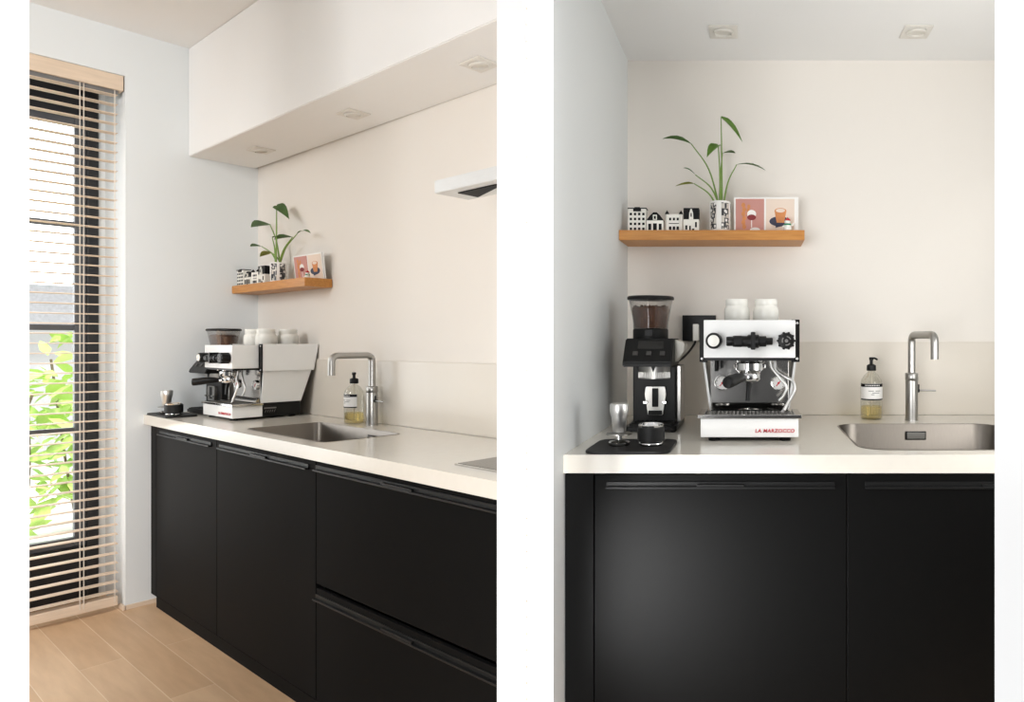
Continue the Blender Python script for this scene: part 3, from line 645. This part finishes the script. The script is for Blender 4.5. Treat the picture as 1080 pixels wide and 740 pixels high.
# ================================================================ ESPRESSO MACHINE
def espresso_machine(F, label, X, Y, Z, scl):
    t = thing(F, 'espresso_machine', label, 'espresso machine', X, Y, Z, scale=scl)
    # base with white front tray and black rear
    m = M(); m.box(-.163, .163, 0, .165, .014, .076, .002); m.mi = 1; m.box(-.139, .139, .166, .40, .014, .0855, .002); m.box(-.14, .14, .02, .39, .009, .0135); base = part(t, 'base', m, ['machine', 'plastic'])
    m = M()
    m.box(-.173, .173, -.006, .002, .0765, .089, .0015); m.box(-.173, -.150, .002, .165, .0765, .089, .0015); m.box(.150, .173, .002, .165, .0765, .089, .0015); m.box(-.15, .15, .002, .165, .0765, .080)
    tray = part(t, 'drip_tray', m, 'steel')
    m = M()
    for i in range(22): m.box(-.148+i*.0138, -.1425+i*.0138, .006, .16, .0802, .0845)
    for yy in (.01, .08, .15): m.box(-.148, .148, yy, yy+.004, .0800, .0835)
    part(tray, 'grate', m, 'brushed')
    m = M(); m.text('LA MARZOCCO', .0168, .018, -.0012, .030, shear=.15, off=.0003, extrude=.0010, spacing=1.12); part(base, 'lettering', m, 'red', 'red lettering on the drip tray')
    m = M(); m.box(.1385, .1408, .18, .262, .026, .066, .0004); m.mi = 1
    m.box(.1406, .1412, .186, .256, .052, .060); 
    for i in range(5): m.prism([(.190+i*.013, .032), (.193+i*.013, .032), (.199+i*.013, .046), (.196+i*.013, .046)], .1406, .1412, 'x')
    part(base, 'side_badge', m, ['ink', 'grey'], 'small dark badge with pale script')
    for sx in (-.12, .12):
        for yy in (.03, .36): part(t, 'foot', M().lathe([(.018, 0), (.02, .004), (.012, .010), (.012, .015)], (sx, yy, 0), seg=16), 'rubber')
    # body: black core, white side panels in two steps, rear
    m = M(); m.prism([(.170, .084), (.395, .084), (.478, .398), (.170, .398)], -.131, .131, 'x', b=.002); body = part(t, 'body', m, 'plastic')
    for sx in (-1, 1):
        lo_ = [(.168, .086), (.40, .086), (.452, .272), (.168, .272)]; hi = [(.158, .262), (.460, .262), (.49, .410), (.158, .410)]
        m = M()
        # lower panel leans outwards towards the top
        a0, a1 = .136, .162
        v = [m.bm.verts.new((sx*(a0 if z < .1 else a1)+sx*o, y, z)) for o in (0, .008) for y, z in lo_]
        for q in ((0, 1, 2, 3), (4, 5, 6, 7), (0, 1, 5, 4), (1, 2, 6, 5), (2, 3, 7, 6), (3, 0, 4, 7)): m.bm.faces.new([v[i] for i in q])
        part(t, 'side_panel', m, 'machine')
        m = M().prism(hi, sx*.164, sx*.179, 'x', b=.002); m.mi = 1; m.box(sx*.150, sx*.179, .151, .1575, .258, .410, .0008)
        part(t, 'upper_side_panel', m, ['machine', 'handle'])
    part(t, 'cup_tray', M().box(-.158, .158, .166, .482, .3985, .403, .001), 'brushed')
    # polished backplate and splash guard
    bp = part(t, 'backplate', M().box(-.140, .140, .163, .1695, .089, .276, .001).prism([(.140, .089), (.1625, .089), (.1625, .112), (.150, .104)], -.135, .135, 'x'), 'steel')
    for sx in (-.085, -.03, .03, .085): part(bp, 'screw', M().lathe([(.0042, 0), (.0042, -.002), (.002, -.003), (0, -.003)], (sx, .163, .106), 'y', 10), 'chrome')
    # head with controls
    head = part(t, 'head', M().box(-.153, .153, .004, .150, .278, .404, .0025), 'machine')
    part(head, 'underside', M().box(-.145, .145, .012, .163, .268, .2778), 'plastic')
    k = part(t, 'steam_knob', M().lathe([(.0265, .003), (.0265, -.040), (.0235, -.046), (.019, -.047)], (-.117, 0, .335), 'y', 28), 'plastic')
    part(k, 'knob_cap', M().lathe([(.0192, -.0465), (.0185, -.049), (0, -.050)], (-.117, 0, .335), 'y', 28), 'cup', 'white knob cap')
    k = part(t, 'water_knob', M().lathe([(.0265, .003), (.0265, -.040), (.0235, -.046), (.017, -.047)], (.120, 0, .335), 'y', 28), 'plastic')
    m = M()
    for i in range(10): aa = 2*PI*i/10; m.cyl((.120+.0262*math.cos(aa), 0, .335+.0262*math.sin(aa)), .004, -.044, .0, 'y', 8)
    part(k, 'knob_grip', m, 'plastic')
    m = M()
    for i in range(3):
        a0 = 2*PI*i/3+.3; pr = [(.120+.0155*math.cos(a0+q*.2), .335+.0155*math.sin(a0+q*.2)) for q in range(7)]+[(.120+.012*math.cos(a0+q*.2), .335+.012*math.sin(a0+q*.2)) for q in range(6, -1, -1)]
        m.prism(pr, -.0485, -.046, 'y')
    m.lathe([(.006, -.046), (.005, -.049), (0, -.049)], (.120, 0, .335), 'y', 14); part(k, 'knob_cap', m, 'grey', 'grey ring mark')
    # paddle assembly
    p = part(t, 'paddle_housing', M().lathe([(.014, -.078), (.0155, -.074), (.0155, -.058), (.018, -.056), (.018, -.01), (.022, -.006), (.022, .028), (.0175, .03), (.0175, .052), (.012, .054), (.012, .072), (.010, .074)], (.002, -.026, .333), 'x', 24), 'plastic')
    part(p, 'paddle_arm', M().box(.004, .019, -.050, .002, .306, .364, .003), 'plastic')
    part(p, 'clamp', M().lathe([(.0187, -.052), (.0187, -.028)], (.002, -.026, .333), 'x', 24).box(-.052, -.024, -.047, -.0435, .322, .344, .001), 'handle', 'dark metal clamp')
    part(p, 'bracket', M().box(-.02, .02, -.012, .004, .322, .345, .002), 'plastic')
    # group head, portafilter
    g = part(t, 'group_head', M().lathe([(.030, .285), (.034, .262), (.047, .258), (.047, .236), (.042, .232), (.036, .222)], (0, .062, 0), seg=32).box(-.055, .055, .050, .074, .240, .256, .003), 'chrome')
    for sx in (-.036, .036): part(g, 'bolt', M().cyl((sx, .022, .262), .006, 0, .016, seg=8, bev=.001), 'chrome')
    pf = part(t, 'portafilter', M().lathe([(.035, .224), (.037, .220), (.037, .204), (.033, .196), (.014, .190)], (0, .062, 0), seg=28).tube([(-.012, .036, .210), (-.024, .012, .208)], .010, 12), 'chrome')
    part(pf, 'handle', M().tube(smooth([(-.020, .018, .210), (-.034, -.012, .212), (-.054, -.058, .207), (-.068, -.096, .203), (-.071, -.103, .2025)], 5), [.011, .012, .0135, .0145, .0155, .0165, .0175, .0185, .0192, .0195, .0198, .020, .020, .0202, .020, .0195, .0185, .0165, .0145, .0125, .009], 16), 'plastic')
    part(pf, 'spout', M().tube(smooth([(0, .062, .195), (-.004, .055, .17), (-.006, .052, .130)], 4), [.010]*4+[.0085]*5, 12), 'plastic')
    # gauges
    for sx in (-.098, .104):
        ga = part(t, 'pressure_gauge', M().lathe([(.0265, .164), (.0275, .156), (.0255, .1515), (.0232, .1525), (.0232, .160)], (sx, 0, .183), 'y', 28, False), 'chrome')
        m = M().lathe([(.0236, .1555), (.0200, .1550), (0, .1550)], (sx, 0, .183), 'y', 28); m.mi = 1; m.prism([(sx-.010, .1725), (sx-.007, .171), (sx+.010, .192), (sx+.008, .194)], .1538, .1546, 'y'); m.lathe([(.004, .153), (0, .1525)], (sx, 0, .183), 'y', 10)
        m.mi = 2
        for i in range(9):
            aa = -.7+i*(PI+1.4)/8; cx, cz = sx+.0195*math.cos(aa), .183+.0195*math.sin(aa); m.box(cx-.0012, cx+.0012, .1540, .1548, cz-.0012, cz+.0012)
        part(ga, 'dial', m, ['gaugeface', 'red', 'ink'], 'pale dial with red needle')
    # wands, valve
    st = part(t, 'steam_wand', M().tube(smooth([(.084, .075, .285), (.087, .072, .262), (.092, .066, .235), (.118, .052, .214), (.144, .042, .200), (.152, .034, .178), (.146, .030, .155), (.116, .026, .100)], 5), .0056, 14), 'alu')
    part(st, 'wand_tip', M().tube([(.1172, .0262, .102), (.114, .0255, .095)], .0064, 12), 'chrome')
    part(t, 'water_spout', M().tube(smooth([(.070, .10, .285), (.076, .098, .245), (.105, .09, .205), (.128, .088, .175), (.118, .086, .145), (.102, .086, .128)], 5), .0046, 14), 'alu')
    m = M(); m.cyl((-.115, .10, 0), .007, .228, .28, seg=14, bev=.001); m.cyl((-.097, .10, 0), .0055, .24, .28, seg=14); part(t, 'expansion_valve', m, 'handle')
    for sx, sz in ((-.170, .270), (.170, .270), (.17, .397)): part(t, 'case_screw', M().lathe([(.005, 0), (.005, -.002), (.002, -.003), (0, -.003)], (sx, .151, sz), 'y', 10), 'chrome')
    return t
espresso_machine(RT, 'white espresso machine seen from the front in the right alcove', .548, -.779, ZT, (1, 1.1, 1))
espresso_machine(LF, 'white espresso machine seen from its side in the left room', .527, -.345, ZT, (1.07, .70, .835))

def cup_thing(F, label, X, Y, Z, s, group):
    t = thing(F, 'coffee_cup', label, 'cup', X, Y, Z, group, scale=(s, s, s))
    part(t, 'bowl', M().lathe([(.0455, 0), (.047, .003), (.0472, .040), (.0455, .052), (.041, .058), (.0405, .062), (0, .062)], seg=36), 'cup')
    part(t, 'foot_ring', M().lathe([(.0395, .061), (.0415, .064), (.0415, .082), (.0395, .085), (.0365, .085), (.0355, .076), (0, .075)], seg=36), 'cup')
    return t
for F, X, Y, l in ((RT, .500, -.47, 'upturned white cup on the left of the right machine top'), (RT, .610, -.47, 'upturned white cup on the right of the right machine top')):
    cup_thing(F, l, X, Y, ZT+.4032, 1.02, 'white cups on the right machine')
c1 = cup_thing(LF, 'white upturned cup nearest the bean hopper on the left machine', .468, -.180, ZT+.4032*.835+.0003, .9, 'white cups on the left machine')
copy_thing(c1, LF, .580, -.172, ZT+.4032*.835+.0003, 'middle white upturned cup of three in a row on the left machine')
copy_thing(c1, LF, .580, -.080, ZT+.4032*.835+.0003, 'white upturned cup farthest right on the left machine')

# ================================================================ GRINDER
def grinder(F, label, X, Y, Z, scl):
    t = thing(F, 'coffee_grinder', label, 'grinder', X, Y, Z, scale=scl)
    m = M(); m.prism(rr(-.095, .095, 0, .30, .012, 4), .004, .022, b=.002); part(t, 'base', m, 'plastic')
    m = M(); m.box(-.078, .078, .004, .096, .0222, .030, .002)
    for i in range(9): m.box(-.07+i*.0165, -.063+i*.0165, .012, .09, .030, .0325)
    part(t, 'grounds_tray', m, 'rubber')
    for sx in (-.08, .08):
        for yy in (.02, .28): part(t, 'foot', M().cyl((sx, yy, 0), .01, 0, .006, seg=12), 'rubber')
    part(t, 'column', M().box(-.081, .081, .10, .28, .022, .238, .004), 'plastic')
    part(t, 'side_strip', M().box(.0815, .0975, .13, .28, .022, .238, .002), 'brushed', 'grey metal side cover')
    h = part(t, 'head', M().prism([(.018, .238), (.018, .254), (.085, .342), (.285, .342), (.285, .238)], -.106, .075, 'x', b=.004), 'plastic')
    # slanted control face: display and three buttons
    dy, dz = .067, .088; L_ = math.hypot(dy, dz); ux = Vector((0, dy/L_, dz/L_)); nn = Vector((0, -dz/L_, dy/L_)); o0 = Vector((0, .018, .254))
    def face_box(x0, x1, a0, a1, e):
        m = M(); v = []
        for d in (-.001, e):
            for x, a in ((x0, a0), (x1, a0), (x1, a1), (x0, a1)): v.append(m.bm.verts.new(o0+ux*a+nn*d+Vector((x, 0, 0))))
        for q in ((0, 1, 2, 3), (4, 5, 6, 7), (0, 1, 5, 4), (1, 2, 6, 5), (2, 3, 7, 6), (3, 0, 4, 7)): m.bm.faces.new([v[i] for i in q])
        return m
    part(h, 'display', face_box(-.056, .039, .062, .098, .0012), 'hob')
    for x in (-.062, -.012, .038): part(h, 'button', face_box(x-.009, x+.009, .030, .048, .005), 'button')
    part(h, 'side_cover', M().prism([(.073, .338), (.112, .325), (.110, .292), (.076, .250)], .12, .24, 'y', b=.003), 'lamp', 'pale grey side cover')
    m = M().prism([(.061*math.sin(-1.2+2.4*i/24)/math.sin(1.2), .099-.026*(math.cos(-1.2+2.4*i/24)-math.cos(1.2))/(1-math.cos(1.2))) for i in range(25)], .190, .2375)
    for i in range(1, 24): m.cyl((.0615*math.sin(-1.2+2.4*i/24)/math.sin(1.2), .099-.0265*(math.cos(-1.2+2.4*i/24)-math.cos(1.2))/(1-math.cos(1.2)), 0), .0016, .194, .215, seg=6)
    part(t, 'grind_dial', m, 'brushed', 'grey ridged dial')
    part(t, 'dial_pointer', M().prism([(-.008, .236), (.008, .236), (0, .215)], .069, .078, 'y'), 'plastic')
    f = part(t, 'portafilter_fork', M().prism([(-.034, .13), (-.030, .16), (.042, .16), (.046, .13), (.040, .10), (.034, .055), (-.022, .055), (-.028, .10)], .082, .0995, 'y', b=.002), 'brushed')
    part(f, 'fork_slot', M().box(-.006, .018, .0795, .084, .085, .155, .002).box(-.020, .032, .077, .084, .056, .072, .001), 'plastic', 'black slot')
    for sx in (-1, 1): part(f, 'fork_prong', M().box(.006+sx*.036-.008, .006+sx*.036+.008, .066, .084, .098, .108, .002), 'steel')
    part(t, 'neck', M().lathe([(.068, .342), (.068, .376), (.064, .380)], (-.024, .17, 0), seg=36).box(-.036, -.004, .092, .11, .35, .376, .002), 'plastic')
    m = M().lathe([(.0665, .3805), (.069, .41), (.080, .470), (.085, .491), (.083, .491), (.078, .470), (.067, .41), (.0645, .3805)], (-.024, .17, 0), seg=40)
    hp = part(t, 'hopper', m, 'clear', 'clear bean hopper')
    m = M(); m.lathe([(.060, .382), (.0655, .41), (.0745, .455), (.07, .462), (.04, .466), (0, .468)], (-.024, .17, 0), seg=30)
    for i in range(70):
        aa = random.uniform(0, 6.28); q = math.sqrt(random.random())*.068; s_ = .006
        bmesh.ops.create_icosphere(m.bm, subdivisions=1, radius=1, matrix=Matrix.Translation((-.024+q*math.cos(aa), .17+q*math.sin(aa), .464+random.uniform(-.002, .004))) @ Matrix.Rotation(random.uniform(0, 3), 4, 'Z') @ Matrix.Diagonal((.006, .0042, .004, 1)))
    b = part(t, 'coffee_beans', m, 'beans', 'brown roasted beans inside the hopper'); b['kind'] = 'stuff'
    part(hp, 'lid', M().lathe([(.086, .491), (.0905, .493), (.0905, .501), (.087, .505), (0, .506)], (-.024, .17, 0), seg=40), 'plastic', 'black lid')
    return t
grinder(RT, 'black coffee grinder with bean hopper in the right alcove corner', .187, -.569, ZT, (1, 1, 1))
grinder(LF, 'black coffee grinder half hidden behind the left espresso machine', .165, -.322, ZT, (1.28, .74, .83))

# outlet and lead (right alcove)
def rx(px, py, Y): d = 2.999+Y; return ((px-CX)*d/FPX+.5495, Y, CAMZ+(CY-py)*d/FPX)
t = thing(RT, 'wall_socket', 'black double wall socket behind the right espresso machine', 'socket', .248+.075, -.0125, 1.313)
part(t, 'face_plate', M().box(-.075, .075, -.010, 0, -.057, .057, .002), 'plastic')
part(t, 'socket_insert', M().lathe([(.022, -.0105), (.019, -.0115), (.018, -.0095), (0, -.0095)], (.035, 0, 0), 'y', 24), 'rubber')
t = thing(RT, 'power_lead', 'black power lead curving from the socket to the right grinder', 'cable', .31, -.03, 1.30)
o = Vector((.31, -.03, 1.30))
part(t, 'plug', M().box(-.012, .014, -.04, .0055, -.045, .030, .004), 'cup', 'white plug')
pts = [Vector(rx(734, 355, -.055)), Vector(rx(733, 361, -.07)), Vector(rx(728, 369, -.12)), Vector(rx(721, 376.5, -.20)), Vector(rx(713, 382, -.26)), Vector(rx(709, 384.5, -.30))]
part(t, 'cable', M().tube(smooth([p-o for p in pts], 6), .0052, 10), 'rubber')

# ================================================================ TAMPING STATION
def station(F, lm, lt, lc, x0, x1, y0, y1, r, tx, ty, cx, cy, scl):
    m = M(); m.prism(rr(x0, x1, y0, y1, r, 8), 0, .008, b=.0015); solo(F, 'tamping_mat', lm, 'mat', m, 'rubber', 0, 0, ZT+.0003)
    t = thing(F, 'coffee_tamper', lt, 'tamper', tx, ty, ZT+.0086, scale=scl)
    part(t, 'base', M().lathe([(0, 0), (.031, 0), (.0335, .003), (.0335, .010), (.029, .013), (.012, .016), (.010, .017)], seg=32), 'steel')
    part(t, 'shaft', M().lathe([(.009, .016), (.009, .032)], seg=18), 'chrome')
    part(t, 'levelling_disc', M().lathe([(.010, .0325), (.040, .034), (.040, .0375), (.012, .040)], seg=32), 'brushed')
    part(t, 'handle', M().lathe([(.017, .040), (.0205, .044), (.024, .088), (.0285, .100), (.0295, .110), (.0295, .126), (.027, .131), (0, .132)], seg=32), 'alu')
    t = thing(F, 'dosing_cup', lc, 'cup', cx, cy, ZT+.0086, scale=scl)
    part(t, 'foot_ring', M().lathe([(.034, 0), (.037, .003), (.037, .009), (.034, .012)], seg=36), 'chrome')
    part(t, 'cup_wall', M().lathe([(.034, .012), (.0425, .016), (.0425, .056), (.039, .058), (.037, .058), (.034, .018), (0, .016)], seg=36), 'rubber')
    part(t, 'rim', M().lathe([(.0385, .0585), (.040, .064), (.037, .067), (.034, .064), (.033, .03), (.034, .03)], seg=36, cap=False), 'chrome', 'chrome rim')
def lx(px, d): return (px-CX)*d/FPX+.5495
station(RT, 'black tamping mat at the worktop edge in the right alcove', 'chrome tamper standing on the right tamping mat', 'black dosing cup with chrome rim on the right tamping mat', .056, .310, -1.027, -.775, .035, lx(653.5, 2.10), -.905, lx(686.5, 2.09), -.905, (1, 1, 1))
station(LF, 'black tamping mat beside the window wall in the left room', 'chrome tamper on the mat near the window wall', 'black dosing cup with chrome feet on the left mat', .018, .318, -.470, -.352, .02, .118, -.418, .246, -.425, (1, .8, .84))

# ================================================================ SOAP, TAP
def soap(F, label, X, Y, Z, scl):
    t = thing(F, 'soap_dispenser', label, 'soap bottle', X, Y, Z, scale=scl)
    b = part(t, 'bottle', M().lathe([(0, 0), (.042, 0), (.046, .005), (.046, .150), (.043, .165), (.030, .186), (.016, .198), (.015, .206)], seg=40), 'bottle', 'clear bottle')
    part(b, 'soap', M().lathe([(0, .004), (.040, .004), (.0435, .008), (.0435, .055), (0, .055)], seg=40), 'soap', 'amber liquid soap')
    m = M(); n = 24; R_ = .0466
    def arc(a0, a1, z0, z1, rad): 
        pr = [(rad*math.cos(a0+(a1-a0)*i/n), rad*math.sin(a0+(a1-a0)*i/n)) for i in range(n+1)]
        m.prism(pr+[(x*.994, y*.994) for x, y in pr[::-1]], z0, z1)
    arc(-PI/2-1.35, -PI/2+1.35, .082, .152, R_); m.mi = 1; arc(-PI/2-1.35, -PI/2+1.35, .138, .1515, R_+.0003); arc(-PI/2-1.35, -PI/2+1.35, .0825, .088, R_+.0003)
    m.mi = 2
    for a_, w_, z in ((-.45, .5, .120), (-.1, .7, .112), (.2, .5, .120), (-.2, .3, .105)): arc(-PI/2+a_, -PI/2+a_+w_, z, z+.0025, R_+.0002)
    m.mi = 0
    for i in range(9): a_ = -.75+i*.16; arc(-PI/2+a_, -PI/2+a_+.09, .142, .147, R_+.0005)
    part(b, 'label_sticker', m, ['white', 'ink', 'grey'], 'white label with black bands')
    p = part(t, 'pump', M().lathe([(.0195, .205), (.0205, .208), (.0195, .228), (.012, .232), (.007, .234), (.007, .250)], seg=24).cyl((0, 0, 0), .0095, .250, .262, seg=16, bev=.001).tube(smooth([(0, 0, .257), (.012, -.010, .258), (.022, -.018, .252)], 4), .0042, 10), 'plastic', 'black pump')
    part(t, 'dip_tube', M().cyl((0, 0, 0), .003, .02, .205, seg=8), 'cord')
    return t
soap(RT, 'soap bottle with black pump beside the right tap', 1.0665, -.155, ZT, (1, 1, 1))
soap(LF, 'soap bottle with black pump behind the left sink', 1.212, -.072, ZT, (.93, .80, .84))

def tap(F, label, X, Y, Z, scl):
    t = thing(F, 'kitchen_tap', label, 'tap', X, Y, Z, scale=scl)
    part(t, 'column', M().lathe([(.0275, 0), (.0275, .004), (.026, .005), (.026, .166)], seg=32), 'brushed')
    m = M().lathe([(.0255, .167), (.027, .169), (.027, .196), (.025, .198), (.016, .199)], seg=32)
    part(t, 'collar', m, 'brushed')
    part(t, 'spout', M().tube(arc_path([(0, 0, .198), (0, 0, .356), (.036, -.218, .356), (.036, -.218, .262)], .034, 8), .0155, 20), 'brushed')
    l = part(t, 'lever', M().tube([(.024, 0, .125), (.100, -.004, .124)], [.0042, .0036], 10), 'brushed')
    part(l, 'lever_pivot', M().lathe([(.009, .024), (.009, .031), (.005, .033)], (0, 0, .125), 'x', 14).tube([(.028, 0, .125), (.029, 0, .15)], .004, 8), 'handle')
    return t
tap(RT, 'brushed steel tap behind the right sink', (961.5-CX)*2.792/FPX+.5495, -.207, ZT, (1, 1, 1))
tap(LF, 'brushed steel tap behind the left sink', 1.345, -.062, ZT, (.98, .80, .83))
